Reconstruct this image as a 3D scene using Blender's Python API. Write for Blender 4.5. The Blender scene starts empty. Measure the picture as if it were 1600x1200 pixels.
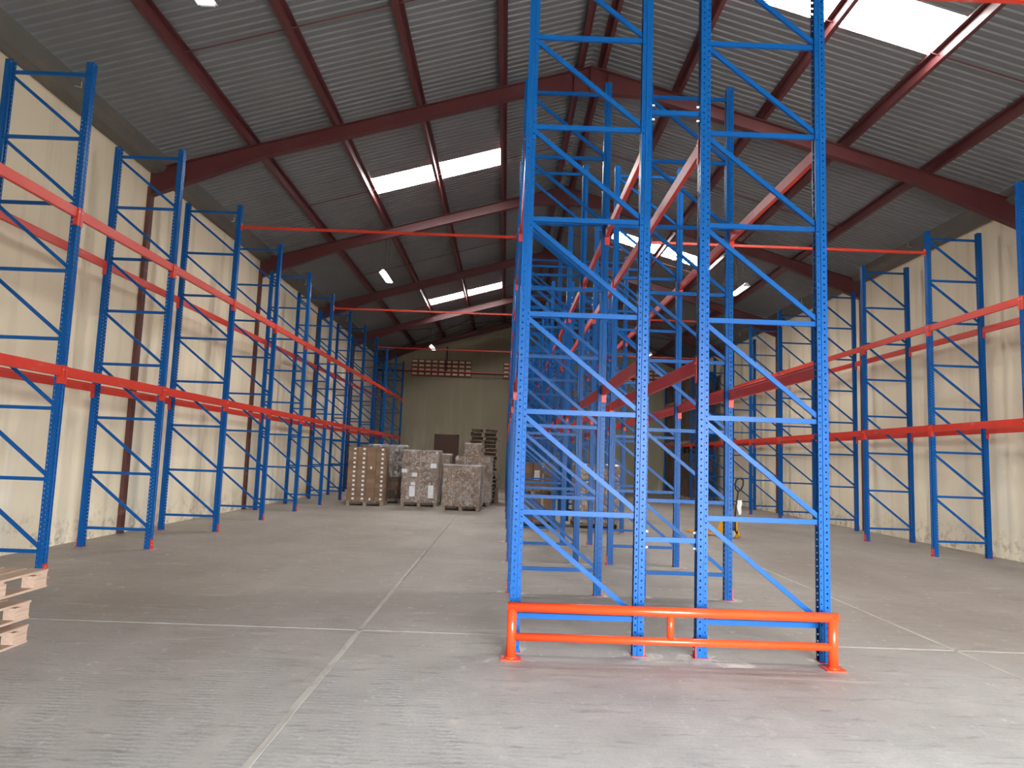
import bpy, math, random
from mathutils import Matrix, Vector
R = random.Random(7)
sc = bpy.context.scene
col = sc.collection

# ------------------------------------------------------------------ camera
F_PX, YAW, PITCH, ROLL, CAM_H = 1107.83, 0.0070, 0.1042, 0.0356, 1.7037
def cam_axes():
    cy, sy, cp, sp = math.cos(YAW), math.sin(YAW), math.cos(PITCH), math.sin(PITCH)
    r = Vector((cy, -sy, 0)); fw = Vector((sy*cp, cy*cp, sp)); u = r.cross(fw)
    cr, sr = math.cos(ROLL), math.sin(ROLL)
    return cr*r + sr*u, -sr*r + cr*u, fw
_r, _u, _f = cam_axes()
cd = bpy.data.cameras.new('camera'); cam = bpy.data.objects.new('camera', cd); col.objects.link(cam)
cd.sensor_width = 36; cd.lens = F_PX/1600*36; cd.clip_end = 400
m = Matrix(((_r.x, _u.x, -_f.x, 0), (_r.y, _u.y, -_f.y, 0), (_r.z, _u.z, -_f.z, CAM_H), (0, 0, 0, 1)))
cam.matrix_world = m
sc.camera = cam

# ------------------------------------------------------------------ sky, daylight, exposure
SKY = 63.0            # overcast sky outside
SKYLIGHT = 52.0      # translucent roof sheets, lit from above
w = bpy.data.worlds.new('sky'); sc.world = w; w.use_nodes = True
bg = w.node_tree.nodes['Background']; bg.inputs[0].default_value = (0.93, 0.96, 1.0, 1); bg.inputs[1].default_value = SKY
# loading door behind the camera: a light portal in the real opening of the front wall
DOOR = dict(x0=1.0, x1=6.0, z1=3.6, y=-3.0)
ld = bpy.data.lights.new('door_portal', 'AREA'); ld.shape = 'RECTANGLE'
ld.size = DOOR['x1']-DOOR['x0']; ld.size_y = DOOR['z1']; ld.cycles.is_portal = True
lo = bpy.data.objects.new('door_portal', ld); col.objects.link(lo)
lo.location = ((DOOR['x0']+DOOR['x1'])/2, DOOR['y']+0.12, DOOR['z1']/2); lo.rotation_euler = (math.radians(90), 0, 0)
sc.view_settings.view_transform = 'Standard'; sc.view_settings.look = 'None'
sc.view_settings.gamma = 1; sc.view_settings.use_curve_mapping = False
sc.view_settings.exposure = 0.0
sc.cycles.use_denoising = True
sc.cycles.max_bounces = 8; sc.cycles.diffuse_bounces = 5; sc.cycles.transparent_max_bounces = 12
sc.cycles.sample_clamp_indirect = 8

# ------------------------------------------------------------------ dimensions (metres)
XA, GAP, Y1, P, H, XL, D, XR = 0.143, 0.565, 6.511, 2.74, 6.862, -5.829, 1.1, 8.904
XB, XC, XD = XA+D, XA+D+GAP, XA+2*D+GAP
WL, WR, WALLTOP = -7.38, 10.40, 7.20
RIDGE, ZR, SL = 1.51, 9.83, 0.29          # ridge x, rafter top at ridge, slope
YF, YB = -3.0, 40.05
BRACE0, BRACEP = 0.313, 0.912
BEAM_Z = (2.695, 4.812)                   # beam tops
NF = 13
def fy(i): return Y1 + (i-1)*P
def ztop(x): return ZR - SL*abs(x-RIDGE)  # rafter top

# ------------------------------------------------------------------ materials
def new_mat(name):
    mt = bpy.data.materials.new(name); mt.use_nodes = True
    nt = mt.node_tree; return mt, nt, nt.nodes['Principled BSDF']
def N(nt, t, **k):
    n = nt.nodes.new(t)
    for a, b in k.items(): setattr(n, a, b)
    return n
def noise(nt, vec, scale, detail=4, rough=.55, dist=0):
    n = N(nt, 'ShaderNodeTexNoise'); n.inputs['Scale'].default_value = scale; n.inputs['Detail'].default_value = detail
    n.inputs['Roughness'].default_value = rough; n.inputs['Distortion'].default_value = dist
    nt.links.new(vec, n.inputs['Vector']); return n.outputs['Fac']
def ramp(nt, fac, a, b, ca=(0,0,0,1), cb=(1,1,1,1)):
    n = N(nt, 'ShaderNodeValToRGB'); e = n.color_ramp.elements
    e[0].position, e[1].position = a, b; e[0].color, e[1].color = ca, cb
    nt.links.new(fac, n.inputs[0]); return n.outputs[0]
def mixc(nt, fac, a, b):
    n = N(nt, 'ShaderNodeMix', data_type='RGBA')
    for s, v in ((0, fac), (6, a), (7, b)):
        if hasattr(v, 'links'): nt.links.new(v, n.inputs[s])
        else: n.inputs[s].default_value = v
    return n.outputs[2]
def mulf(nt, a, b, op='MULTIPLY'):
    n = N(nt, 'ShaderNodeMath', operation=op)
    for s, v in ((0, a), (1, b)):
        if hasattr(v, 'links'): nt.links.new(v, n.inputs[s])
        else: n.inputs[s].default_value = v
    return n.outputs[0]
def pos(nt, sx=1, sy=1, sz=1, obj=False):
    if obj: s = N(nt, 'ShaderNodeTexCoord').outputs['Object']
    else: s = N(nt, 'ShaderNodeNewGeometry').outputs['Position']
    mp = N(nt, 'ShaderNodeMapping'); mp.inputs['Scale'].default_value = (sx, sy, sz)
    nt.links.new(s, mp.inputs[0]); return mp.outputs[0]
def bump(nt, bs, h, strength=.2, dist=.01):
    b = N(nt, 'ShaderNodeBump'); b.inputs['Strength'].default_value = strength; b.inputs['Distance'].default_value = dist
    nt.links.new(h, b.inputs['Height']); nt.links.new(b.outputs[0], bs.inputs['Normal'])
def c4(c): return (c[0], c[1], c[2], 1)
def paint(name, c, rough=.35, scuff=None, amount=.62, metallic=0, scale=9):
    mt, nt, bs = new_mat(name)
    bs.inputs['Roughness'].default_value = rough; bs.inputs['Metallic'].default_value = metallic
    v = pos(nt)
    base = mixc(nt, noise(nt, v, 2.5), c4([x*.86 for x in c]), c4([min(1, x*1.1) for x in c]))
    if scuff:
        f = ramp(nt, noise(nt, pos(nt, 1, .35, 1.6), scale, 6, .65), amount, amount+.12)
        base = mixc(nt, mulf(nt, f, .7), base, c4(scuff))
    nt.links.new(base, bs.inputs['Base Color']); return mt
M = {}
M['blue'] = paint('blue_paint', (.004, .080, .290), .34, (.20, .34, .58), .73)
M['blue'].node_tree.nodes['Principled BSDF'].inputs['Specular IOR Level'].default_value = .13
M['red'] = paint('beam_red_paint', (.54, .030, .012), .45, (.42, .17, .14), .61, scale=5)
M['orange'] = paint('guard_orange_paint', (.78, .062, .014), .28)
M['oxide'] = paint('oxide_red_steel', (.092, .019, .021), .5, (.075, .035, .032), .55, scale=3)
M['column'] = paint('column_brown_paint', (.11, .035, .028), .55, (.22, .16, .12), .60, scale=4)
M['gutter'] = paint('gutter_grey_steel', (.105, .100, .088), .6, (.15, .13, .10), .55, scale=2)
M['zinc'] = paint('zinc_bolt', (.75, .75, .73), .3, metallic=.7)
M['dark'] = paint('dark_steel', (.018, .017, .018), .5)
M['yellow'] = paint('jack_yellow_paint', (.72, .33, .012), .4, (.30, .16, .03), .60)
M['rubber'] = paint('black_rubber', (.012, .012, .012), .6)
M['nylon'] = paint('wheel_nylon', (.45, .42, .36), .5)
M['cloth'] = paint('white_cloth', (.80, .79, .76), .9)
M['paper'] = paint('white_paper', (.82, .82, .84), .7)
M['papergrey'] = paint('grey_print', (.16, .18, .25), .7)
M['doorbrown'] = paint('door_brown_paint', (.075, .030, .018), .5)
M['white'] = paint('lamp_white_enamel', (.80, .82, .78), .35)
M['grout'] = paint('cement_grout', (.50, .48, .44), .9, (.36, .335, .30), .46, scale=14)
M['sealantdull'] = paint('dusty_joint_sealant', (.40, .38, .345), .85, (.30, .28, .25), .46, scale=7)
M['sealant'] = paint('joint_sealant', (.47, .445, .405), .85, (.34, .315, .28), .48, scale=7)

def roof_metal():
    mt, nt, bs = new_mat('galvanised_roof_sheet')
    bs.inputs['Roughness'].default_value = .55; bs.inputs['Metallic'].default_value = .15
    v = pos(nt, 1, .25, 1)
    c = mixc(nt, noise(nt, v, 1.3, 5), (.128, .138, .145, 1), (.175, .187, .195, 1))
    c = mixc(nt, mulf(nt, ramp(nt, noise(nt, pos(nt, .4, 6, 1), 1.5, 5), .55, .75), .4), c, (.14, .14, .14, 1))
    nt.links.new(c, bs.inputs['Base Color']); return mt
M['roof'] = roof_metal()
def wall_mat(name, c, dirt):
    mt, nt, bs = new_mat(name); bs.inputs['Roughness'].default_value = .85
    g = N(nt, 'ShaderNodeNewGeometry'); sep = N(nt, 'ShaderNodeSeparateXYZ'); nt.links.new(g.outputs['Position'], sep.inputs[0])
    v = pos(nt)
    a = mixc(nt, noise(nt, v, .55, 5, .6), c4([x*.90 for x in c]), c4([min(1, x*1.07) for x in c]))
    # vertical run-off stains
    st = ramp(nt, noise(nt, pos(nt, 2.2, 2.2, .10), 1.1, 5, .6), .52, .74)
    a = mixc(nt, mulf(nt, st, .42), a, c4(dirt))
    # whitish wash-outs in the lower half
    wv = ramp(nt, noise(nt, pos(nt, 1.4, 1.4, .22), 1.0, 4), .48, .66)
    lowm = N(nt, 'ShaderNodeMapRange'); lowm.inputs[1].default_value = 3.6; lowm.inputs[2].default_value = .8
    nt.links.new(sep.outputs[2], lowm.inputs[0])
    a = mixc(nt, mulf(nt, mulf(nt, wv, lowm.outputs[0]), .55), a, (.70, .67, .60, 1))
    # knocked-off plaster and splash dirt at the foot
    ft = N(nt, 'ShaderNodeMapRange'); ft.inputs[1].default_value = .65; ft.inputs[2].default_value = .05
    nt.links.new(sep.outputs[2], ft.inputs[0])
    sp = ramp(nt, noise(nt, v, 5.5, 6, .7), .50, .62)
    a = mixc(nt, mulf(nt, mulf(nt, sp, ft.outputs[0]), .8), a, (.34, .27, .20, 1))
    mk = ramp(nt, noise(nt, v, 3.1, 7, .7), .69, .72)
    a = mixc(nt, mulf(nt, mk, .6), a, (.25, .21, .17, 1))
    nt.links.new(a, bs.inputs['Base Color'])
    bump(nt, bs, noise(nt, v, 14, 6), .25, .01); return mt
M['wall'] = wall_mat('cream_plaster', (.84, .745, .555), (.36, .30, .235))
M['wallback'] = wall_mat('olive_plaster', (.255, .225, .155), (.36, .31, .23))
def floor_mat():
    mt, nt, bs = new_mat('worn_concrete'); bs.inputs['Roughness'].default_value = .58
    v = pos(nt)
    sep = N(nt, 'ShaderNodeSeparateXYZ'); g = N(nt, 'ShaderNodeNewGeometry'); nt.links.new(g.outputs['Position'], sep.inputs[0])
    c = mixc(nt, ramp(nt, noise(nt, pos(nt, .55, .35, 1), .8, 6, .6), .35, .65), (.255, .222, .188, 1), (.345, .312, .275, 1))
    # grey dust where trucks turn in, with door light painted into its paleness
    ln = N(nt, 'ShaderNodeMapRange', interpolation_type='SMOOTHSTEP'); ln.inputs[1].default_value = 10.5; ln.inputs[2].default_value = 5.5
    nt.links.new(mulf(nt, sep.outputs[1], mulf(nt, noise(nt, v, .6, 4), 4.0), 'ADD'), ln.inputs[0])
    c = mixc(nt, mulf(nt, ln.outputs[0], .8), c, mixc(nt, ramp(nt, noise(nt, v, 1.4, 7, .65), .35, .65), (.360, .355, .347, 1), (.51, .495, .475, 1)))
    # tyre tracks curving in from the door towards the left aisle, with faint tread
    cx = mulf(nt, sep.outputs[0], mulf(nt, mulf(nt, sep.outputs[1], sep.outputs[1]), .022), 'ADD')
    wob = mulf(nt, noise(nt, pos(nt, .3, .3, 1), 1.2, 3), 1.3)
    u = mulf(nt, mulf(nt, cx, wob, 'ADD'), 3.4)
    cmb = N(nt, 'ShaderNodeCombineXYZ'); nt.links.new(u, cmb.inputs[0]); nt.links.new(mulf(nt, sep.outputs[1], .22), cmb.inputs[1])
    band = ramp(nt, noise(nt, cmb.outputs[0], 1.15, 3, .55), .40, .64)
    tread = N(nt, 'ShaderNodeTexWave', wave_type='BANDS', bands_direction='Y'); tread.inputs['Scale'].default_value = 5.5
    tread.inputs['Distortion'].default_value = 7; tread.inputs['Detail'].default_value = 4; tread.inputs['Detail Scale'].default_value = 1.6; tread.inputs['Detail Roughness'].default_value = .7
    nt.links.new(v, tread.inputs['Vector'])
    lane = N(nt, 'ShaderNodeMapRange', interpolation_type='SMOOTHSTEP'); lane.inputs[1].default_value = 1.2; lane.inputs[2].default_value = -.6
    nt.links.new(sep.outputs[0], lane.inputs[0])
    tk = mulf(nt, mulf(nt, band, ln.outputs[0]), mulf(nt, mulf(nt, lane.outputs[0], .8), .2, 'ADD'))
    c = mixc(nt, mulf(nt, tk, .78), c, (.25, .247, .242, 1))
    c = mixc(nt, mulf(nt, mulf(nt, tk, ramp(nt, tread.outputs['Fac'], .40, .7)), .62), c, (.56, .55, .53, 1))
    # pale dust chips and darker scrapes
    ch = ramp(nt, noise(nt, pos(nt, 1, .6, 1), 8.5, 9, .75), .58, .70)
    c = mixc(nt, mulf(nt, ch, .75), c, (.60, .57, .53, 1))
    st = ramp(nt, noise(nt, pos(nt, .5, 2.8, 1), 4.0, 8, .72, .6), .55, .66)
    c = mixc(nt, mulf(nt, st, .55), c, (.165, .147, .128, 1))
    pd = ramp(nt, noise(nt, pos(nt, .35, 1.7, 1), 2.6, 6, .65, .8), .60, .72)
    c = mixc(nt, mulf(nt, pd, .50), c, (.55, .505, .455, 1))
    fine = noise(nt, v, 38, 4, .7)
    c = mixc(nt, mulf(nt, ramp(nt, fine, .5, .75), .30), c, (.16, .15, .14, 1))
    oil = ramp(nt, noise(nt, pos(nt, .45, 1.3, 1), 2.3, 4), .75, .78)
    c = mixc(nt, mulf(nt, oil, .7), c, (.07, .06, .055, 1))
    nt.links.new(c, bs.inputs['Base Color'])
    bump(nt, bs, noise(nt, v, 11, 8, .7), .35, .012); return mt
M['floor'] = floor_mat()
def wood(name, a, b, sc_=3):
    mt, nt, bs = new_mat(name); bs.inputs['Roughness'].default_value = .75
    f = noise(nt, pos(nt, 14, 2, 14, obj=True), sc_, 6, .6, .6)
    c = mixc(nt, f, c4(a), c4(b))
    c = mixc(nt, mulf(nt, ramp(nt, noise(nt, pos(nt, 30, 1.5, 30, obj=True), 2, 3), .55, .7), .5), c, c4([x*.55 for x in a]))
    nt.links.new(c, bs.inputs['Base Color']); bump(nt, bs, f, .3, .004); return mt
M['wood'] = wood('pale_pallet_wood', (.36, .235, .165), (.58, .43, .335))
M['woodgrey'] = wood('grey_pallet_wood', (.20, .15, .11), (.36, .285, .22))
def cardboard(name, a, b):
    mt, nt, bs = new_mat(name); bs.inputs['Roughness'].default_value = .8
    oi = N(nt, 'ShaderNodeObjectInfo')
    c = mixc(nt, oi.outputs['Random'], c4(a), c4(b))
    c = mixc(nt, mulf(nt, noise(nt, pos(nt), 4, 5), .35), c, c4([x*.7 for x in a]))
    nt.links.new(c, bs.inputs['Base Color']); return mt
M['card'] = cardboard('brown_cardboard', (.19, .115, .068), (.27, .175, .11))
M['carddark'] = cardboard('dark_goods', (.055, .035, .025), (.12, .07, .045))
M['tape'] = paint('brown_tape', (.22, .13, .06), .3)
M['clay'] = paint('clay_vent_panel', (.17, .085, .05), .85, (.22, .14, .09), .58)
M['vent'] = paint('lit_vent_ledge', (.80, .62, .48), .85, (.6, .42, .3), .60)  # pale tone paints in the light caught by the vent ledges
def film():
    mt, nt, bs = new_mat('stretch_film'); out = nt.nodes['Material Output']
    tr = N(nt, 'ShaderNodeBsdfTransparent'); gl = N(nt, 'ShaderNodeBsdfGlossy'); gl.inputs['Roughness'].default_value = .12
    df = N(nt, 'ShaderNodeBsdfDiffuse'); df.inputs[0].default_value = (.75, .75, .74, 1)
    v = pos(nt); nz = noise(nt, v, 16, 5, .6, 1.5)
    b = N(nt, 'ShaderNodeBump'); b.inputs['Strength'].default_value = 1; b.inputs['Distance'].default_value = .03
    nt.links.new(nz, b.inputs['Height']); nt.links.new(b.outputs[0], gl.inputs['Normal'])
    m1 = N(nt, 'ShaderNodeMixShader'); m1.inputs[0].default_value = .45; nt.links.new(gl.outputs[0], m1.inputs[1]); nt.links.new(df.outputs[0], m1.inputs[2])
    m2 = N(nt, 'ShaderNodeMixShader')
    fac = mulf(nt, mulf(nt, ramp(nt, noise(nt, v, 9, 5, .65, 1.2), .47, .62), .60), .09, 'ADD')
    nt.links.new(fac, m2.inputs[0]); nt.links.new(tr.outputs[0], m2.inputs[1]); nt.links.new(m1.outputs[0], m2.inputs[2])
    nt.links.new(m2.outputs[0], out.inputs['Surface']); nt.nodes.remove(bs); return mt
M['film'] = film()
def emit(name, c, s):
    mt, nt, bs = new_mat(name)
    bs.inputs['Base Color'].default_value = (.8, .8, .8, 1); bs.inputs['Emission Color'].default_value = c4(c); bs.inputs['Emission Strength'].default_value = s
    return mt
M['skylight'] = emit('translucent_roof_sheet', (1, .985, .955), SKYLIGHT)
M['tube'] = emit('fluorescent_tube', (.93, 1, .90), 9)
M['ground'] = paint('yard_concrete', (.42, .40, .37), .9)

# ------------------------------------------------------------------ helpers
class MB:
    def __init__(s): s.v = []; s.f = []
    def box(s, x0, x1, y0, y1, z0, z1):
        b = len(s.v)
        s.v += [(x, y, z) for z in (z0, z1) for x, y in ((x0, y0), (x1, y0), (x1, y1), (x0, y1))]
        s.f += [tuple(b+i for i in q) for q in ((3,2,1,0), (4,5,6,7), (0,1,5,4), (1,2,6,5), (2,3,7,6), (3,0,4,7))]
        return s
    def bar(s, p0, p1, wd, ht, up=(0, 1, 0)):
        p0, p1 = Vector(p0), Vector(p1); d = (p1-p0).normalized(); a = d.cross(Vector(up)).normalized(); c = a.cross(d)
        b = len(s.v)
        for p in (p0, p1):
            for i, j in ((-1,-1), (1,-1), (1,1), (-1,1)): s.v.append(tuple(p + a*(i*ht/2) + c*(j*wd/2)))
        s.f += [tuple(b+i for i in q) for q in ((3,2,1,0), (4,5,6,7), (0,1,5,4), (1,2,6,5), (2,3,7,6), (3,0,4,7))]
        return s
    def tube(s, p0, p1, r, n=16, r1=None):
        p0, p1 = Vector(p0), Vector(p1); d = (p1-p0).normalized(); r1 = r if r1 is None else r1
        a = d.orthogonal().normalized(); c = d.cross(a); b = len(s.v)
        for p, rr in ((p0, r), (p1, r1)):
            for k in range(n):
                t = 2*math.pi*k/n; s.v.append(tuple(p + (a*math.cos(t)+c*math.sin(t))*rr))
        s.f += [(b+k, b+(k+1) % n, b+n+(k+1) % n, b+n+k) for k in range(n)]
        s.f += [tuple(b+n-1-k for k in range(n)), tuple(b+n+k for k in range(n))]
        return s
    def path(s, pts, r, n=10):
        for a, b in zip(pts, pts[1:]): s.tube(a, b, r, n)
        return s
    def prism(s, prof, y0, y1):          # profile in x,z extruded along y
        b = len(s.v); n = len(prof)
        s.v += [(x, y0, z) for x, z in prof] + [(x, y1, z) for x, z in prof]
        s.f += [(b+i, b+(i+1) % n, b+n+(i+1) % n, b+n+i) for i in range(n)]
        s.f += [tuple(b+n-1-i for i in range(n)), tuple(b+n+i for i in range(n))]
        return s
    def prism_x(s, prof, x0, x1):        # profile in y,z extruded along x
        b = len(s.v); n = len(prof)
        s.v += [(x0, y, z) for y, z in prof] + [(x1, y, z) for y, z in prof]
        s.f += [(b+i, b+(i+1) % n, b+n+(i+1) % n, b+n+i) for i in range(n)]
        s.f += [tuple(b+n-1-i for i in range(n)), tuple(b+n+i for i in range(n))]
        return s
    def sheet(s, prof, y0, y1):          # open profile along y
        b = len(s.v); n = len(prof)
        s.v += [(x, y0, z) for x, z in prof] + [(x, y1, z) for x, z in prof]
        s.f += [(b+i, b+i+1, b+n+i+1, b+n+i) for i in range(n-1)]
        return s
    def mesh(s, name, mat, smooth=False):
        me = bpy.data.meshes.new(name); me.from_pydata(s.v, [], s.f); me.materials.append(M[mat] if isinstance(mat, str) else mat)
        if smooth: me.polygons.foreach_set('use_smooth', [len(p.vertices) == 4 for p in me.polygons])
        me.update(); return me
    def build(s, name, mat, parent=None, loc=(0, 0, 0), rz=0, smooth=False):
        return place(name, s.mesh(name, mat, smooth), parent, loc, rz)
def place(name, me, parent=None, loc=(0, 0, 0), rz=0, rot=None):
    o = bpy.data.objects.new(name, me); col.objects.link(o); o.location = loc
    o.rotation_euler = rot if rot else (0, 0, rz)
    if parent: o.parent = parent
    return o
def tag(o, label, cat, group=None):
    o['label'] = label; o['category'] = cat
    if group: o['group'] = group
    return o
def thing(name, label, cat, loc=(0, 0, 0), rz=0, group=None):
    o = place(name, None, None, loc, rz); o.empty_display_size = .1
    return tag(o, label, cat, group)
def struct(o): o['kind'] = 'structure'; return o
def copy_tree(o, loc, label, group=None, rz=None):
    r = o.copy(); col.objects.link(r); r.location = loc; r['label'] = label
    if group: r['group'] = group
    if rz is not None: r.rotation_euler = (0, 0, rz)
    for ch in o.children:
        c = ch.copy(); col.objects.link(c); c.parent = r
        for g in ch.children:
            d = g.copy(); col.objects.link(d); d.parent = c
    return r
ORDC = ['first', 'second', 'third', 'fourth', 'fifth', 'sixth', 'seventh', 'eighth', 'ninth', 'tenth', 'eleventh', 'twelfth']
ORD = ['nearest', 'second', 'third', 'fourth', 'fifth', 'sixth', 'seventh', 'eighth', 'ninth', 'tenth', 'eleventh', 'twelfth', 'thirteenth', 'fourteenth', 'fifteenth', 'sixteenth', 'seventeenth', 'eighteenth', 'nineteenth', 'twentieth']

# ------------------------------------------------------------------ floor: slabs with sealed joints
fl = struct(MB().box(WL-.2, WR+.2, YF, YB+.2, -.25, -.06).build('floor', 'floor'))
JX, JY = (-1.325, 4.44), (7.08,)
xs = [WL-.2, *JX, WR+.2]; ys = [YF, *JY, 19.1, 31.1, YB+.2]
for i in range(len(xs)-1):
    for j in range(len(ys)-1):
        MB().box(xs[i]+.012, xs[i+1]-.012, ys[j]+(.008 if j else 0), ys[j+1]-.008, -.06, 0).build('floor_slab', 'floor', fl)
def joint(p0, p1, w0, w1, n, mat='sealant'):
    v = []; f = []
    d = (Vector(p1)-Vector(p0)); L = d.length; d.normalize(); a = Vector((-d.y, d.x))
    for k in range(n+1):
        c = Vector(p0) + d*(L*k/n); ww = w0 + (w1-w0)*k/n
        l = ww*(.5+R.uniform(-.14, .14)); r_ = ww*(.5+R.uniform(-.14, .14))
        v += [(*(c+a*l), -.05), (*(c+a*l), .0022), (*(c-a*r_), .0022), (*(c-a*r_), -.05)]
    for k in range(n):
        b = 4*k; f += [(b, b+4, b+5, b+1), (b+1, b+5, b+6, b+2), (b+2, b+6, b+7, b+3)]
    mb = MB(); mb.v, mb.f = v, f; return mb.build('joint_strip', mat, fl)
joint((JX[0], YF), (JX[0]-.02, 13.0), .062, .036, 60); joint((JX[0]-.01, 12.9), (JX[0], YB), .034, .034, 20, 'floor')
joint((JX[1], YF), (JX[1], 12.5), .04, .032, 60); joint((JX[1], 12.4), (JX[1], YB), .034, .034, 20, 'floor')
joint((-3.4, JY[0]+.02), (4.4, JY[0]-.02), .026, .022, 50, 'sealantdull'); joint((4.4, JY[0]-.02), (WR, JY[0]-.02), .022, .022, 30, 'sealantdull'); joint((WL, JY[0]+.02), (-3.35, JY[0]+.02), .024, .024, 10, 'floor')
# cement smeared round the rack feet
gm = MB()
def smear(x, y, r):
    n = 11; b = len(gm.v); gm.v.append((x, y, .004))
    for k in range(n):
        t = 2*math.pi*k/n; q = r*R.uniform(.55, 1.25)
        gm.v.append((x+math.cos(t)*q*1.25, y+math.sin(t)*q*.9, .001))
    gm.f += [(b, b+1+k, b+1+(k+1) % n) for k in range(n)]
for i in range(1, NF+1):
    for x in (XA, XB, XC, XD, XL, XL-D, XR, XR+D):
        if R.random() < .9: smear(x+R.uniform(-.05, .05), fy(i)+R.uniform(-.06, .03), R.uniform(.10, .17))
smear(2.1, 6.30, .12); smear(1.75, 6.40, .13); smear(1.95, 6.33, .12)
g_ = gm.build('cement_smear', 'grout', fl); g_['kind'] = 'stuff'
gy = struct(MB().box(-60, 60, -70, YF-.05, -.3, -.02).build('ground', 'ground'))

# ------------------------------------------------------------------ walls
wl_ = struct(MB().box(WL-.2, WL, YF, YB+.2, -.05, WALLTOP).build('wall_left', 'wall'))
wr_ = struct(MB().box(WR, WR+.2, YF, YB+.2, -.05, WALLTOP).build('wall_right', 'wall'))
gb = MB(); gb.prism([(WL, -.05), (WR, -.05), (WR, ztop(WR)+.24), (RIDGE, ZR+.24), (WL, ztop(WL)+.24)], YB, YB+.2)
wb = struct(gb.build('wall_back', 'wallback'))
wf = MB(); d = DOOR
wf.prism([(WL-.2, -.05), (d['x0'], -.05), (d['x0'], ztop(d['x0'])+.24), (WL-.2, ztop(WL-.2)+.24)], YF, YF+.2)
wf.prism([(d['x1'], -.05), (WR+.2, -.05), (WR+.2, ztop(WR+.2)+.24), (d['x1'], ztop(d['x1'])+.24)], YF, YF+.2)
wf.prism([(d['x0'], d['z1']), (d['x1'], d['z1']), (d['x1'], ztop(d['x1'])+.24), (RIDGE, ZR+.24), (d['x0'], ztop(d['x0'])+.24)], YF, YF+.2)
struct(wf.build('wall_front', 'wall'))
# clay ventilation blocks high in the back wall
vme = MB().prism_x([(0, -.02), (-.03, -.02), (-.085, .055), (-.085, .085), (0, .085)], -.135, .135).mesh('vent_block', 'vent')
for x0, n in ((-5.27, 9), (-.07, 9), (5.45, 9)):
    MB().box(x0-.18, x0+(n-1)*.381+.18, YB-.012, YB, 6.14, 7.12).build('vent_panel', 'clay', wb)
    for k in range(n):
        for r_ in range(4): place('vent_block', vme, wb, (x0+k*.381, YB-.011, 6.27+r_*.235))
# ledge below the vents
MB().box(WL, WR, YB-.04, YB, 6.02, 6.08).build('wall_ledge', 'wallback', wb)
dr = MB().box(-3.89, -2.67, YB-.07, YB-.02, 0, 2.82).build('door_1', 'doorbrown'); struct(dr)
MB().box(-2.80, -2.74, YB-.12, YB-.07, 1.05, 1.22).build('door_handle', 'dark', dr)
MB().box(-3.97, -3.89, YB-.10, YB, 0, 2.90).box(-2.67, -2.59, YB-.10, YB, 0, 2.90).box(-3.97, -2.59, YB-.10, YB, 2.82, 2.90).build('door_frame', 'doorbrown', dr)
pc = thing('wall_pipe', 'dark horizontal pipe run crossing in front of the back wall vents', 'pipe', (RIDGE, YB-.14, 6.42))
MB().tube((WL-RIDGE, 0, 0), (WR-RIDGE, 0, -.02), .035, 10).build('pipe', 'dark', pc, smooth=True)
MB().tube((-3.45-RIDGE, 0, .0), (-3.45-RIDGE, 0, 1.45), .03, 10).build('riser', 'dark', pc, smooth=True)
for x in (-5, -1, 3, 7): MB().box(x-RIDGE-.03, x-RIDGE+.03, -.04, .14, -.05, .05).build('bracket', 'dark', pc)

# ------------------------------------------------------------------ roof: corrugated sheets on purlins
PUR, SHEET = .19, .215
RIBS, RW = 6, 1.0
def zs(x): return ztop(x) + SHEET
ce = struct(MB().prism([(RIDGE-.22, zs(RIDGE-.22)+.05), (RIDGE, zs(RIDGE)+.06), (RIDGE+.22, zs(RIDGE+.22)+.05), (RIDGE, zs(RIDGE)+.075)], YF, YB+.2).build('ceiling', 'roof'))
def sheet_mesh(xa, xb, mat):
    mb = MB(); pr = []
    for k in range(RIBS):
        y0 = k*RW/RIBS; q = RW/RIBS
        pr += [(y0, 0), (y0+q*.62, 0), (y0+q*.74, .025), (y0+q*.88, .025)]
    pr.append((RW, 0)); n = len(pr)
    mb.v = [(xa, y, zs(xa)+h) for y, h in pr] + [(xb, y, zs(xb)+h) for y, h in pr]
    mb.f = [(i, i+1, n+i+1, n+i) for i in range(n-1)]
    return mb.mesh('roof_sheet', mat)
EL, ER = WL+.10, WR-.10
SKX = {-1: (-3.67, -.30), 1: (3.30, 6.78)}
SKY_Y = {-1: (17.25, 31.0), 1: (9.95, 23.25)}
full = {-1: sheet_mesh(RIDGE, EL, 'roof'), 1: sheet_mesh(RIDGE, ER, 'roof')}
upper = {s: sheet_mesh(RIDGE, SKX[s][1 if s < 0 else 0], 'roof') for s in (-1, 1)}
lower = {s: sheet_mesh(SKX[s][0 if s < 0 else 1], EL if s < 0 else ER, 'roof') for s in (-1, 1)}
PURX = {-1: (-5.36, -3.67, -1.985, -.30, 1.30), 1: (1.73, 3.31, 5.06, 6.77, 8.50)}
pmid = {-1: -1.985, 1: 5.06}
pane = {s: [sheet_mesh(SKX[s][0], pmid[s], 'skylight'), sheet_mesh(pmid[s], SKX[s][1], 'skylight')] for s in (-1, 1)}
nwin = 0
for s in (-1, 1):
    y = YF - .05
    stops = sorted(SKY_Y[s]) + [YB+.25]
    for st in stops:
        while y < st-1e-4:
            o = place('roof_sheet', full[s], ce, (0, y, 0))
            if y+RW > st: o.scale = (1, (st-y)/RW, 1)
            y = min(y+RW, st)
        if st in SKY_Y[s]:
            place('roof_sheet', upper[s], ce, (0, y, 0)); place('roof_sheet', lower[s], ce, (0, y, 0))
            nwin += 1
            wn = place('window_%d' % nwin, pane[s][0], None, (0, y, 0)); struct(wn)
            place('pane', pane[s][1], wn)
            y += RW
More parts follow.
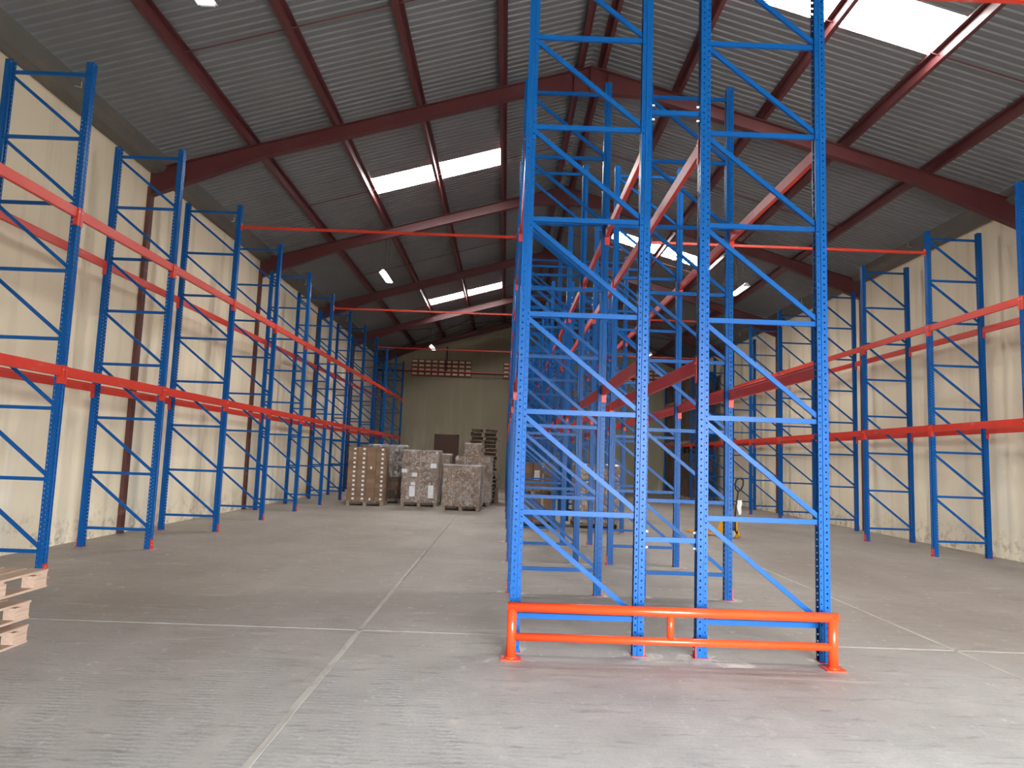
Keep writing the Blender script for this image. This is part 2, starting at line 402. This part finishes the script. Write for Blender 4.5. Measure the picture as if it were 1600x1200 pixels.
def purlin_mesh():
    mb = MB(); t, hh, b = .006, PUR, .08
    mb.prism([(0, 0), (b, 0), (b, .02), (b-t, .02), (b-t, t), (t, t), (t, hh-t), (-b+t, hh-t), (-b+t, hh-.02), (-b, hh-.02), (-b, hh), (0, hh)], YF, YB)
    return mb.mesh('purlin', 'oxide')
pme = purlin_mesh()
for s in (-1, 1):
    for x in PURX[s]:
        o = place('purlin', pme, ce, (x, 0, ztop(x)+.012)); 
        if s < 0: o.scale = (-1, 1, 1)
# sag rods across the purlins at mid-bay
for k in range(-1, 6):
    yy = 10.75 + k*6.95
    if yy > YB-1 or yy < YF+1: continue
    for s in (-1, 1):
        px = PURX[s]
        for a, b in zip(px, px[1:]):
            MB().tube((a, yy, ztop(a)+.10), (b, yy, ztop(b)+.10), .012, 6).build('sag_rod', 'oxide', ce)
# wind bracing in the last bay
for s, (xa, xb) in ((-1, (-6.8, 1.2)), (1, (9.8, 1.8))):
    for a, b in ((33.6, 39.6), (39.6, 33.6)):
        MB().tube((xa, a, ztop(xa)-.08), (xb, b, ztop(xb)-.08), .018, 8).build('brace_rod', 'dark', ce)
# eaves gutters with hook brackets
for s, xw, wo in ((1, WL, wl_), (-1, WR, wr_)):
    pr_ = [(0, 0), (s*.10, -.015), (s*.24, .03), (s*.33, .14), (s*.335, .335), (s*.32, .335), (s*.315, .15), (s*.23, .05), (s*.10, .01), (0, .02)]
    gt = MB().prism(pr_, YF+.2, YB).build('gutter', 'gutter', wo, (xw, 0, WALLTOP)); gt['label'] = 'dark grey steel box gutter'
    MB().box(-.2 if s > 0 else -.02, .02 if s > 0 else .2, YF, YB+.2, .0, .42).build('gutter_back', 'gutter', wo, (xw, 0, WALLTOP))
    y = 1.2
    while y < YB-1:
        MB().path([(s*.345, y, .30), (s*.345, y, .20), (s*.345, y-.16, .14)], .009, 6).build('hook_bracket', 'zinc', gt)
        y += 3.25

# ------------------------------------------------------------------ steel portal frames
PY = [13.95+6.5*k for k in range(4)] + [39.72]
def ibar(mb, pts_top, pts_bot, fw=.16, tf=.014):
    # tapered I-section: web + two flanges following the polylines (x,z)
    n = len(pts_top)
    for i in range(n-1):
        (xa, za), (xb, zb) = pts_top[i], pts_top[i+1]; (xc, zc), (xd, zd) = pts_bot[i], pts_bot[i+1]
        mb.prism([(xa, za), (xb, zb), (xd, zd), (xc, zc)], -.006, .006)
        mb.prism([(xa, za), (xb, zb), (xb, zb-tf), (xa, za-tf)], -fw/2, fw/2)
        mb.prism([(xc, zc), (xd, zd), (xd, zd+tf), (xc, zc+tf)], -fw/2, fw/2)
    return mb
RD = .295
rm = {}
for s, xw in ((-1, WL), (1, WR)):
    xh = xw - s*2.3
    tops = [(x, ztop(x)) for x in (xw, xh, RIDGE+s*1.1, RIDGE)]
    bots = [(xw, ztop(xw)-.56), (xh, ztop(xh)-RD), (RIDGE+s*1.1, ztop(RIDGE+s*1.1)-RD), (RIDGE, ZR-.58)]
    rm[s] = ibar(MB(), tops, bots).mesh('rafter', 'oxide')
cb = MB(); cb.box(-.03, .03, -.07, .07, 0, 6.9); cb.box(-.04, -.03, -.075, .075, 0, 6.9); cb.box(.03, .04, -.075, .075, 0, 6.9); cme = cb.mesh('column', 'column')
APX = [MB().box(-.02, .02, -.08, .08, ZR-.56, ZR-.03).mesh('apex_plate', 'oxide')] + [MB().box(x-.005, x+.005, -.078, .078, ztop(RIDGE+x)-.50, ztop(RIDGE+x)-.02).mesh('stiffener', 'oxide') for x in (-.35, .35)]
for k, y in enumerate(PY):
    o = thing('portal_frame', f'dark red steel portal frame carrying the roof, {ORD[k]} one into the hall' if k < 4 else 'dark red steel portal frame against the back wall', 'steel frame', (RIDGE, y, 0), group='roof portal frames')
    for s, xw in ((-1, WL), (1, WR)):
        place('rafter', rm[s], o, (-RIDGE, 0, 0)); place('column', cme, o, (xw-RIDGE-s*.035, 0, 0))
    for q, nm in zip(APX, ('apex_plate', 'stiffener', 'stiffener')): place(nm, q, o)

# ------------------------------------------------------------------ pallet rack upright frames
PITCH_H = .06
def strip(mb, a, b, z0, z1, hole=None, off=0):
    (u0, v0), (u1, v1) = a, b
    if not hole:
        i = len(mb.v); mb.v += [(u0, v0, z0), (u1, v1, z0), (u1, v1, z1), (u0, v0, z1)]; mb.f.append((i, i+1, i+2, i+3)); return
    c, hw, hh = hole
    L = math.hypot(u1-u0, v1-v0); ts = [0, c-hw/L, c+hw/L, 1]
    zz = [z0]; k = 0; z = z0+.04+off
    while z+hh < z1-.01: zz += [z-hh, z+hh]; z += PITCH_H
    zz.append(z1); b0 = len(mb.v)
    for q in zz:
        for t in ts: mb.v.append((u0+(u1-u0)*t, v0+(v1-v0)*t, q))
    for r_ in range(len(zz)-1):
        for cidx in range(3):
            if cidx == 1 and r_ % 2 == 1: continue
            i = b0+r_*4+cidx; mb.f.append((i, i+1, i+5, i+4))
def post_mesh():
    mb = MB(); z0, z1 = .006, H
    for s in (-1, 1):
        strip(mb, (0, s*.050), (0, s*.013), z0, z1, (.5, .0062, .014))
        strip(mb, (0, s*.013), (.008, s*.009), z0, z1); strip(mb, (.008, s*.009), (.008, 0), z0, z1)
        strip(mb, (0, s*.050), (.056, s*.050), z0, z1, (.5, .0066, .0072), .03 if s < 0 else .012)
        strip(mb, (.056, s*.050), (.060, s*.043), z0, z1)
        strip(mb, (.060, s*.043), (.095, s*.043), z0, z1, (.5, .0062, .0070), 0 if s < 0 else .042)
        strip(mb, (.095, s*.043), (.095, s*.017), z0, z1)
    return mb.mesh('post', 'blue')
POST = post_mesh()
def chan(mb, p0, p1, ht=.045, wd=.03, t=.003):
    # open channel: face towards the viewer side (-y) with two returns
    p0, p1 = Vector(p0), Vector(p1); d_ = (p1-p0).normalized(); a = Vector((-d_.z, 0, d_.x))
    def bx(o0, o1, y0, y1):
        b = len(mb.v)
        for p in (p0, p1):
            for o_, y in ((o0, y0), (o1, y0), (o1, y1), (o0, y1)): mb.v.append((p.x+a.x*o_, y, p.z+a.z*o_))
        mb.f.extend(tuple(b+i for i in q) for q in ((3,2,1,0), (4,5,6,7), (0,1,5,4), (1,2,6,5), (2,3,7,6), (3,0,4,7)))
    bx(-ht/2, ht/2, -wd/2, -wd/2+t); bx(ht/2-t, ht/2, -wd/2+t, wd/2); bx(-ht/2, -ht/2+t, -wd/2+t, wd/2)
    return mb
HM = chan(MB(), (-D/2-.01, 0, 0), (D/2+.01, 0, 0)).mesh('horizontal_brace', 'blue')
DM = chan(MB(), (-D/2+.035, 0, BRACEP-.045), (D/2-.035, 0, .045), .042).mesh('diagonal_brace', 'blue')
FM = MB().box(-.028, .105, -.066, .066, 0, .006).box(-.010, -.001, -.047, .047, .006, .165).mesh('foot_plate', 'red')
BM = [MB().tube((-.010, 0, z), (-.016, 0, z), .009, 8).mesh('bolt', 'zinc') for z in (.07, .125)]
def make_frame():
    o = thing('rack_frame', '', 'rack frame', group='blue upright frames of the pallet racks')
    for s in (-1, 1):
        x = s*(D/2+.0475); rz = 0 if s < 0 else math.pi
        place('post', POST, o, (x, 0, 0), rz)
        ft = place('foot_plate', FM, o, (x, 0, 0), rz); ft['label'] = 'red bolted foot plate'; [place('bolt', b_, ft) for b_ in BM]
    for k in range(8): place('horizontal_brace', HM, o, (0, 0, BRACE0+k*BRACEP))
    for k in range(7): place('diagonal_brace', DM, o, (0, 0, BRACE0+k*BRACEP))
    return o
ROWS = {'left wall row': XL-D/2, 'left central row': XA+D/2, 'right central row': XC+D/2, 'right wall row': XR+D/2}
proto = None
for rn, x in ROWS.items():
    for i in range(1, NF+1):
        k0 = {'left wall row': 2, 'right wall row': 3}.get(rn, 1)
        if i < k0: lb = f'blue perforated steel rack frame of the {rn}, {"first" if i == k0-1 else "second"} beyond the picture edge'
        else: lb = f'blue perforated steel rack frame, {ORD[i-k0]} in view in the {rn}' if i < NF else f'blue perforated steel rack frame, farthest in the {rn}'
        if proto is None:
            proto = make_frame(); proto.location = (x, fy(i), 0); proto['label'] = lb
        else: copy_tree(proto, (x, fy(i), 0), lb)

# ------------------------------------------------------------------ beams (local: outer side is -x)
BL = P-.104
BH = .135
bprof = [(-.024, -.004), (-.020, 0), (.008, 0), (.012, -.004), (.012, -.030), (.022, -.034), (.024, -.038), (.024, -BH+.004), (.020, -BH), (-.020, -BH), (-.024, -BH+.004)]
BEAM = MB().prism(bprof, -BL/2+.006, BL/2-.006).mesh('beam_tube', 'red')
def conn(s):
    e = s*(BL/2)
    a, b = sorted((e, e-s*.006)); mb = MB().box(-.036, .024, a, b, -.235, .006)
    a, b = sorted((e-s*.006, e+s*.048)); mb.box(-.040, -.036, a, b, -.235, .006)
    return mb.mesh('end_connector', 'red')
CON = [conn(-1), conn(1)]
PIN = MB().tube((-.040, BL/2+.02, -.05), (-.046, BL/2+.02, -.05), .008, 8).tube((-.040, -BL/2-.02, -.05), (-.046, -BL/2-.02, -.05), .008, 8).mesh('safety_pin', 'zinc')
bproto = None
LINES = [('left wall row', 'wall side', XL-D, -1), ('left wall row', 'aisle side', XL, 1), ('left central row', 'left side', XA, -1), ('left central row', 'right side', XB, 1),
         ('right central row', 'left side', XC, -1), ('right central row', 'right side', XD, 1), ('right wall row', 'aisle side', XR, -1), ('right wall row', 'wall side', XR+D, 1)]
for rn, side, x, s in LINES:
    for i in range(1, NF):
        for z, lv in ((BEAM_Z[0], 'lower'), (BEAM_Z[1], 'upper')):
            k0 = 3 if rn == 'right wall row' else 1
            if i < k0: lb = f'red {lv} beam on the {side} of the {rn}, {"first" if i == k0-1 else "second"} bay beyond the picture edge'
            else: lb = f'red {lv} beam on the {side} of the {rn}, {ORD[i-k0]} bay in view'
            lc = (x + s*(.0475-.031), fy(i)+P/2, z + R.uniform(-.006, .006))
            if bproto is None:
                bproto = thing('rack_beam', lb, 'beam', lc, 0 if s < 0 else math.pi, group='red horizontal beams of the pallet racks')
                place('beam_tube', BEAM, bproto); place('end_connector', CON[0], bproto); place('end_connector', CON[1], bproto); place('safety_pin', PIN, bproto)
            else: copy_tree(bproto, lc, lb, rz=0 if s < 0 else math.pi)
# tie bars over the aisles, and row spacers between the two central rows
for k, i in enumerate((1, 4, 7, 10, 13)):
    for (xa, xb, nm) in ((XL+.056, XA-.056, 'left'), (XD+.056, XR-.056, 'right')):
        if nm == 'left' and i == 1: continue
        o = thing('aisle_tie', f'orange-red tie bar high across the {nm} aisle, {ORD[k-(nm == "left")]} in view', 'tie bar', ((xa+xb)/2, fy(i), 6.372 if i == 1 else 6.39), group='tie bars over the aisles')
        L = (xb-xa)/2
        MB().box(-L, L, -.025, .025, -.025, .025).build('bar', 'red', o)
        for q in (-1, 1):
            a, b = sorted((q*L, q*(L-.006))); MB().box(a, b, -.045, .045, -.08, .08).build('end_plate', 'red', o)
sp = None
for i in (1, 4, 7, 10, 13):
    for z, nm in ((1.02, 'low'), (5.06, 'high')):
        lb = f'short blue row spacer set {nm} between the two central rows, {ORD[i-1]} frames'
        if sp is None:
            sp = thing('row_spacer', lb, 'spacer', ((XB+XC)/2, fy(i), z), group='row spacers between the central rows')
            g = (XC-XB)/2-.049
            MB().box(-g, g, -.02, .02, -.022, .022).build('bar', 'blue', sp)
            for q in (-1, 1):
                a, b = sorted((q*g, q*(g-.005))); MB().box(a, b, -.04, .04, -.09, .09).build('end_plate', 'blue', sp)
                bb = MB()
                for zz in (-.07, .07): bb.tube((q*(g-.005), -.01, zz), (q*(g-.03), -.01, zz), .012, 8)
                bb.build('bolt', 'zinc', sp)
        else: copy_tree(sp, ((XB+XC)/2, fy(i), z), lb)

# ------------------------------------------------------------------ orange guard rail
gx0, gx1, gyy = .115, 2.885, 6.27
gr = thing('guard_rail', 'orange tubular steel guard rail bolted in front of the central racks', 'guard rail', ((gx0+gx1)/2, gyy, 0))
gl = (gx1-gx0)/2
for q in (-1, 1):
    po = MB().tube((q*gl, 0, .008), (q*gl, 0, .452), .041, 28).build('post', 'orange', gr, smooth=True)
    bp_ = MB().box(q*gl-.085, q*gl+.085, -.075, .075, 0, .009).build('base_plate', 'orange', gr)
    wv_ = MB().tube((q*gl, 0, .009), (q*gl, 0, .022), .052, 24, .043).build('weld', 'orange', po, smooth=True)
MB().tube((-gl-.041, 0, .432), (gl+.041, 0, .432), .041, 28).build('top_rail', 'orange', gr, smooth=True)
MB().tube((-gl, 0, .185), (gl, 0, .185), .033, 28).build('lower_rail', 'orange', gr, smooth=True)
MB().tube((-.02, 0, .19), (-.02, 0, .43), .031, 24).build('middle_strut', 'orange', gr, smooth=True)

# ------------------------------------------------------------------ pendant fluorescent lamps
def lamp(x, y, z, label, first=[None]):
    if first[0] is None:
        o = thing('pendant_lamp', label, 'lamp', (x, y, z), group='fluorescent pendant lamps'); first[0] = o
        MB().prism([(-.035, .05), (.035, .05), (.05, .0), (-.05, .0)], -.62, .62).build('housing', 'white', o)
        MB().prism([(-.05, .002), (-.115, -.045), (-.118, -.040), (-.05, .010)], -.61, .61).prism([(.05, .002), (.115, -.045), (.118, -.040), (.05, .010)], -.61, .61).build('reflector', 'white', o)
        for q in (-.055, .055): MB().tube((q, -.59, -.028), (q, .59, -.028), .016, 10).build('tube', 'tube', o, smooth=True)
        for q in (-.60, .60): MB().box(-.085, .085, q-.015, q+.015, -.05, .0).build('end_cap', 'white', o)
        for q in (-.3, .3): MB().tube((0, q, .05), (0, q, ztop(x)-z), .006, 6).build('hanger', 'dark', o)
    else: copy_tree(first[0], (x, y, z), label)
lamp(-3.67, 20.5, 6.90, 'lit twin tube lamp hanging over the left aisle, nearest fully seen')
lamp(-3.67, 34.0, 6.90, 'lit twin tube lamp hanging over the left aisle near the back wall')
lamp(-3.67, 7.25, 6.90, 'lit twin tube lamp over the left aisle, cut by the top picture edge')
lamp(6.77, 20.5, 6.90, 'lit twin tube lamp hanging over the right aisle, the nearer')
lamp(6.77, 34.0, 6.90, 'lit twin tube lamp hanging over the right aisle, the farther')

# ------------------------------------------------------------------ pallets
def pallet_parts(o, wx, wy, mat, jit=.004, boards=6):
    # top and bottom boards run along y, stringers along x, nine blocks
    bt = .018; hh = .15
    bw = wx/boards*.86
    for k in range(boards):
        x = -wx/2+bw/2 + k*(wx-bw)/(boards-1); e = R.uniform(-jit, jit)
        MB().box(x-bw/2, x+bw/2, -wy/2+e, wy/2+e, hh-bt, hh).build('deck_board', mat, o)
    for y in (-wy/2+.06, 0, wy/2-.06): MB().box(-wx/2, wx/2, y-.05, y+.05, hh-2*bt, hh-bt).build('stringer_board', mat, o)
    for x in (-wx/2+.055, 0, wx/2-.055):
        for y in (-wy/2+.09, 0, wy/2-.09): MB().box(x-.05, x+.05, y-.085, y+.085, bt, hh-2*bt).build('block', mat, o)
    for x in (-wx/2+.055, 0, wx/2-.055): MB().box(x-.055, x+.055, -wy/2, wy/2, 0, bt).build('bottom_board', mat, o)
for z, xr, yf, nm, rz in ((0, -4.005, 6.28, 'bottom', .01), (.202, -4.012, 6.278, 'middle', -.012), (.465, -3.885, 6.28, 'top', .012)):
    o = thing('wooden_pallet', f'pale wooden pallet, {nm} of the stack at the left picture edge', 'pallet', (xr-.55, yf-.6, z), rz, group='stacked pale pallets at left')
    pallet_parts(o, 1.1, 1.2, 'wood', .012)
# loose bearers that keep the stacked pallets apart
for z0, z1, nm in ((.152, .200, 'lower'), (.354, .463, 'upper')):
    o = thing('timber_bearer', f'rough timber bearer between the stacked pale pallets, {nm} one', 'timber', (-4.62, 5.68, z0))
    MB().box(-.42, .42, -.45, -.36, 0, z1-z0).build('beam', 'wood', o); MB().box(-.42, .42, .36, .45, 0, z1-z0).build('beam', 'wood', o)

# small single-mesh pallets for the far piles
def far_pallet(wx, wy):
    mb = MB(); hh = .145
    n = 6; bw = wx/n*.82
    for k in range(n):
        x = -wx/2+bw/2+k*(wx-bw)/(n-1); mb.box(x-bw/2, x+bw/2, -wy/2, wy/2, hh-.02, hh)
    mb.box(-wx/2+.03, wx/2-.03, -.05, .05, .021, hh-.021)
    for x in (-wx/2+.06, 0, wx/2-.06):
        mb.box(x-.055, x+.055, -wy/2, wy/2, 0, .02)
        for y in (-wy/2+.08, 0, wy/2-.08): mb.box(x-.055, x+.055, y-.075, y+.075, .02, hh-.02)
    return mb.mesh('wooden_pallet', 'woodgrey')
FP = far_pallet(1.2, 1.1)
def put_pallet(x, y, z, label, rz=0, group='wooden pallets in the hall'):
    return tag(place('wooden_pallet', FP, None, (x, y, z), rz), label, 'pallet', group)
CARTONS = {}
def carton_mesh(w_, d_, h_, mat):
    key = (round(w_, 3), round(d_, 3), round(h_, 3), mat)
    if key not in CARTONS:
        g = .004
        CARTONS[key] = (MB().box(-w_/2+g, w_/2-g, -d_/2+g, d_/2-g, 0, h_-g*.6).mesh('carton_body', mat),
                        MB().box(-w_/2+.003, w_/2-.003, -.025, .025, h_-g*.6, h_-g*.6+.001).box(-.025, .025, -d_/2+.003, -d_/2+g, h_*.55, h_-g*.6+.001).mesh('tape', 'tape'))
    return CARTONS[key]
def paper(o, x, z, w_, h_, d_, mat='paper'):
    return MB().box(x-w_/2, x+w_/2, -d_/2+.0025, -d_/2+.004, z-h_/2, z+h_/2).build('paper_label', mat, o)
def load(x0, y0, z0, wx, wy, cols, deep, rows, where, mat='card', labelled=0, rz=0, wrapped=True):
    # rows: list of heights. A wrapped load is one thing of cartons; loose cartons are things of their own. Cartons buried in the middle are left out.
    c, s_ = math.cos(rz), math.sin(rz); z = 0
    cw, cdp = wx/cols, wy/deep
    root = thing('wrapped_load', where, 'carton load', (x0, y0, z0), rz, 'carton loads in the hall') if wrapped else None
    for r_, h_ in enumerate(rows):
        for dd in range(deep):
            for k in range(cols):
                if dd and 0 < k < cols-1 and r_ < len(rows)-1: continue
                lx = -wx/2+cw*(k+.5)+R.uniform(-.002, .002); ly = -wy/2+cdp*(dd+.5)+R.uniform(-.006, .001)
                body, tp = carton_mesh(cw, cdp, h_, mat); jr = R.uniform(-.003, .003)
                if wrapped: o = place('carton', body, root, (lx, ly, z), jr)
                else:
                    o = thing('carton', f'brown carton in the {ORDC[k]} column, {ORDC[r_]} layer up{", rear" if dd else ""}, {where}', 'carton', (x0+lx*c-ly*s_, y0+lx*s_+ly*c, z0+z), rz+jr, group='cartons with white labels on the leftmost pallet')
                    place('body', body, o)
                if r_ == len(rows)-1 or h_ > .2: place('tape', tp, o)
                if dd == 0 and labelled:
                    if k != 2:
                        paper(o, cw*.18, h_*.55, .075, min(.06, h_*.5), cdp)
                        if k == 1 and r_ < 7: paper(o, cw*.18, h_*.18, .07, .03, cdp, 'papergrey')
                    elif r_ in (0, 7): paper(o, 0, h_*.5, .05, .08, cdp)
        z += h_
    return z0+z, root
def film_shell(root, z0, wx, wy, h_, seed, bulge=.02, top=True):
    rr = random.Random(seed); nx, nz = 34, 18; mb = MB()
    per = []
    pts = [(-wx/2, -wy/2), (wx/2, -wy/2), (wx/2, wy/2), (-wx/2, wy/2)]
    for e in range(4):
        (ax, ay), (bx, by) = pts[e], pts[(e+1) % 4]
        for k in range(nx): t = k/nx; per.append((ax+(bx-ax)*t, ay+(by-ay)*t))
    n = len(per)
    for j in range(nz+1):
        for (px, py) in per:
            q = 1 + bulge/max(wx, wy)*(1+rr.uniform(-1, 1)); mb.v.append((px*q*1.01, py*q*1.01, h_*j/nz + (rr.uniform(-.03, .03) if j == nz else 0)))
    for j in range(nz):
        for k in range(n): mb.f.append((j*n+k, j*n+(k+1) % n, (j+1)*n+(k+1) % n, (j+1)*n+k))
    if top:
        b = len(mb.v); mb.v.append((0, 0, h_+.005))
        mb.f += [(nz*n+k, nz*n+(k+1) % n, b) for k in range(n)]
    o = mb.build('stretch_film', 'film', root, (0, 0, z0), 0, True); o['label'] = 'clear crinkled stretch film'; return o
# three carton pallets in front, more behind
put_pallet(-4.50, 23.85, 0, 'grey pallet under the leftmost load of labelled cartons', .03)
load(-4.50, 23.85, .145, 1.2, 1.0, 4, 2, [.145]*9+[.15, .15, .15], 'leftmost pallet', labelled=1, rz=.03, wrapped=False)
put_pallet(-2.78, 24.35, 0, 'grey pallet under the middle wrapped load', -.02)
zt, ro = load(-2.78, 24.35, .145, 1.2, 1.0, 2, 2, [.19]*8+[.17], 'middle film-wrapped carton load with white paper sheets on it', rz=-.02)
for x, z, a, b in [(-.52, 1.02, .18, .12), (-.18, .90, .17, .13), (-.22, .60, .14, .10), (-.24, .35, .19, .34), (.38, .35, .18, .42), (.44, 1.21, .20, .16)]:
    MB().box(x-a/2, x+a/2, -.518, -.515, z-b/2, z+b/2).build('paper_sheet', 'paper', ro)
film_shell(ro, .005, 1.2, 1.0, zt-.13, 3)
put_pallet(-1.30, 23.20, 0, 'grey pallet under the front right wrapped load', -.06)
zt, ro = load(-1.30, 23.20, .145, 1.2, 1.0, 4, 2, [.21]*6, 'front right carton load in shiny film, lowest of the three', rz=-.06)
film_shell(ro, .005, 1.2, 1.0, zt-.13, 5, .03)
# second line
put_pallet(-4.15, 25.6, 0, 'pallet of the dark load behind the leftmost cartons')
zt, ro = load(-4.15, 25.6, .145, 1.2, 1.0, 3, 2, [.30]*6, 'dark load with torn film behind the leftmost carton pallet', 'carddark')
film_shell(ro, .75, 1.2, 1.0, 1.12, 9, .05)
put_pallet(-2.55, 25.9, 0, 'pallet of the wrapped load behind the middle one')
zt, ro = load(-2.55, 25.9, .145, 1.2, 1.0, 3, 2, [.32]*5, 'film-wrapped load half hidden behind the middle carton load')
film_shell(ro, .005, 1.2, 1.0, zt-.13, 12, .04)
put_pallet(-1.05, 25.3, 0, 'pallet of the taller wrapped load behind the front right one', -.05)
zt, ro = load(-1.05, 25.3, .145, 1.2, 1.0, 3, 2, [.32]*5, 'taller wrapped load behind the front right one', rz=-.05)
film_shell(ro, .005, 1.2, 1.0, zt-.19, 15, .04, False)
zt2, ro = load(-1.12, 25.25, zt+.004, .52, .55, 1, 1, [.40], 'single wrapped carton on top of the taller load')
film_shell(ro, 0, .52, .55, .42, 17, .03)
for k in range(19):
    put_pallet(-.80+R.uniform(-.03, .03), 27.4+R.uniform(-.03, .03), k*.146, f'dark empty pallet in the tall pile, {ORD[k]} from the floor' if k else 'dark empty pallet in the tall pile, lowest one', R.uniform(-.03, .03), 'tall pile of empty pallets')
# loads standing in the central rack bays
put_pallet(.75, 18.75, 0, 'lower pallet of the double load inside the left central row')
zt, ro = load(.75, 18.75, .145, 1.0, 1.0, 2, 1, [.62], 'two big cartons, lower tier inside the left central row')
put_pallet(.75, 18.75, zt+.003, 'upper pallet of the double load inside the left central row')
zt, ro = load(.75, 18.75, zt+.150, 1.0, 1.0, 2, 1, [.42, .28], 'big cartons, upper tier inside the left central row')
o = MB().box(-.07, .07, -.003, 0, -.12, .12).build('paper_sheet', 'paper', ro, (.10, -.51, .38)); o['label'] = 'white sheet with dark stripes'
for k in range(4): MB().bar((-.06+.035*k, -.0035, .10), (-.03+.03*k, -.0035, -.10), .012, .001, (1, 0, 0)).build('stripe', 'papergrey', o)
put_pallet(2.42, 18.75, 0, 'pallet of the wrapped load inside the right central row')
zt, ro = load(2.42, 18.75, .145, 1.1, 1.0, 3, 2, [.29]*5, 'glossy wrapped carton load inside the right central row')
film_shell(ro, .005, 1.1, 1.0, zt-.13, 21, .03)
# dark goods filling the far bays of the right wall row
for bi, i in enumerate((11, 12)):
    for li, z in enumerate((0, BEAM_Z[0]+.008, BEAM_Z[1]+.008)):
        for q in (0, 1):
            y = fy(i)+.72+q*1.30; lv = ('on the floor', 'on the lower beams', 'on the upper beams')[li]
            ps = f'{lv}, {"nearer" if bi == 0 else "farther"} filled bay at the right wall, {"near" if q == 0 else "far"} half'
            put_pallet(XR+.55, y, z, 'pallet '+ps)
            load(XR+.55, y, z+.147, 1.1, 1.05, 2, 2, [.42]*(5 if li == 0 else 4 if li == 1 else 3), 'dark goods '+ps, 'carddark')

# ------------------------------------------------------------------ yellow pallet jack
jk = thing('pallet_jack', 'yellow hand pallet jack with black handle parked in the right aisle', 'pallet jack', (5.50, 17.30, 0), math.atan2(18.55-17.30, 4.75-5.50))
# local +x runs along the forks
for q in (-1, 1):
    fk = MB().prism([(.12, .075), (1.12, .075), (1.24, .055), (1.24, .045), (.12, .03)], q*.19-.075, q*.19+.075).build('fork', 'yellow', jk)
    MB().tube((1.05, q*.19-.06, .04), (1.05, q*.19+.06, .04), .038, 14).build('roller', 'nylon', fk, smooth=True)
MB().prism([(-.02, .05), (.20, .05), (.20, .12), (.06, .44), (-.02, .44)], -.24, .24).build('mast_cover', 'yellow', jk)
MB().tube((-.10, 0, .12), (-.10, 0, .40), .06, 16).build('pump', 'dark', jk, smooth=True)
MB().box(-.20, .0, -.05, .05, .10, .16).build('yoke', 'dark', jk)
for q in (-1, 1): MB().tube((-.13, q*.045, .09), (-.13, q*.105, .09), .09, 20).build('steer_wheel', 'yellow' if q < 0 else 'nylon', jk, smooth=True)
MB().tube((-.12, 0, .34), (-.24, 0, 1.12), .02, 12).build('handle_shaft', 'dark', jk, smooth=True)
hp = [(-.24, 0, 1.10), (-.25, -.10, 1.16), (-.27, -.14, 1.27), (-.29, -.12, 1.38), (-.30, 0, 1.42), (-.29, .12, 1.38), (-.27, .14, 1.27), (-.25, .10, 1.16), (-.24, 0, 1.10)]
MB().path(hp, .017, 10).build('handle_loop', 'rubber', jk, smooth=True)
rg = MB()
rr = random.Random(4); cols_, rws = 6, 10
for j in range(rws+1):
    for k in range(cols_+1):
        t = k/cols_; wdt = .11*(1-.35*j/rws)
        rg.v.append((wdt*(t-.5)+.01*math.sin(j*.9), .02*math.sin(t*9+j*.5), -.34*j/rws+rr.uniform(-.008, .008)))
for j in range(rws):
    for k in range(cols_): a = j*(cols_+1)+k; rg.f.append((a, a+1, a+cols_+2, a+cols_+1))
rag = rg.build('white_rag', 'cloth', None, (5.645, 17.06, .90)); tag(rag, 'white rag hanging from the handle of the yellow pallet jack', 'rag')
md = rag.modifiers.new('thick', 'SOLIDIFY'); md.thickness = .006
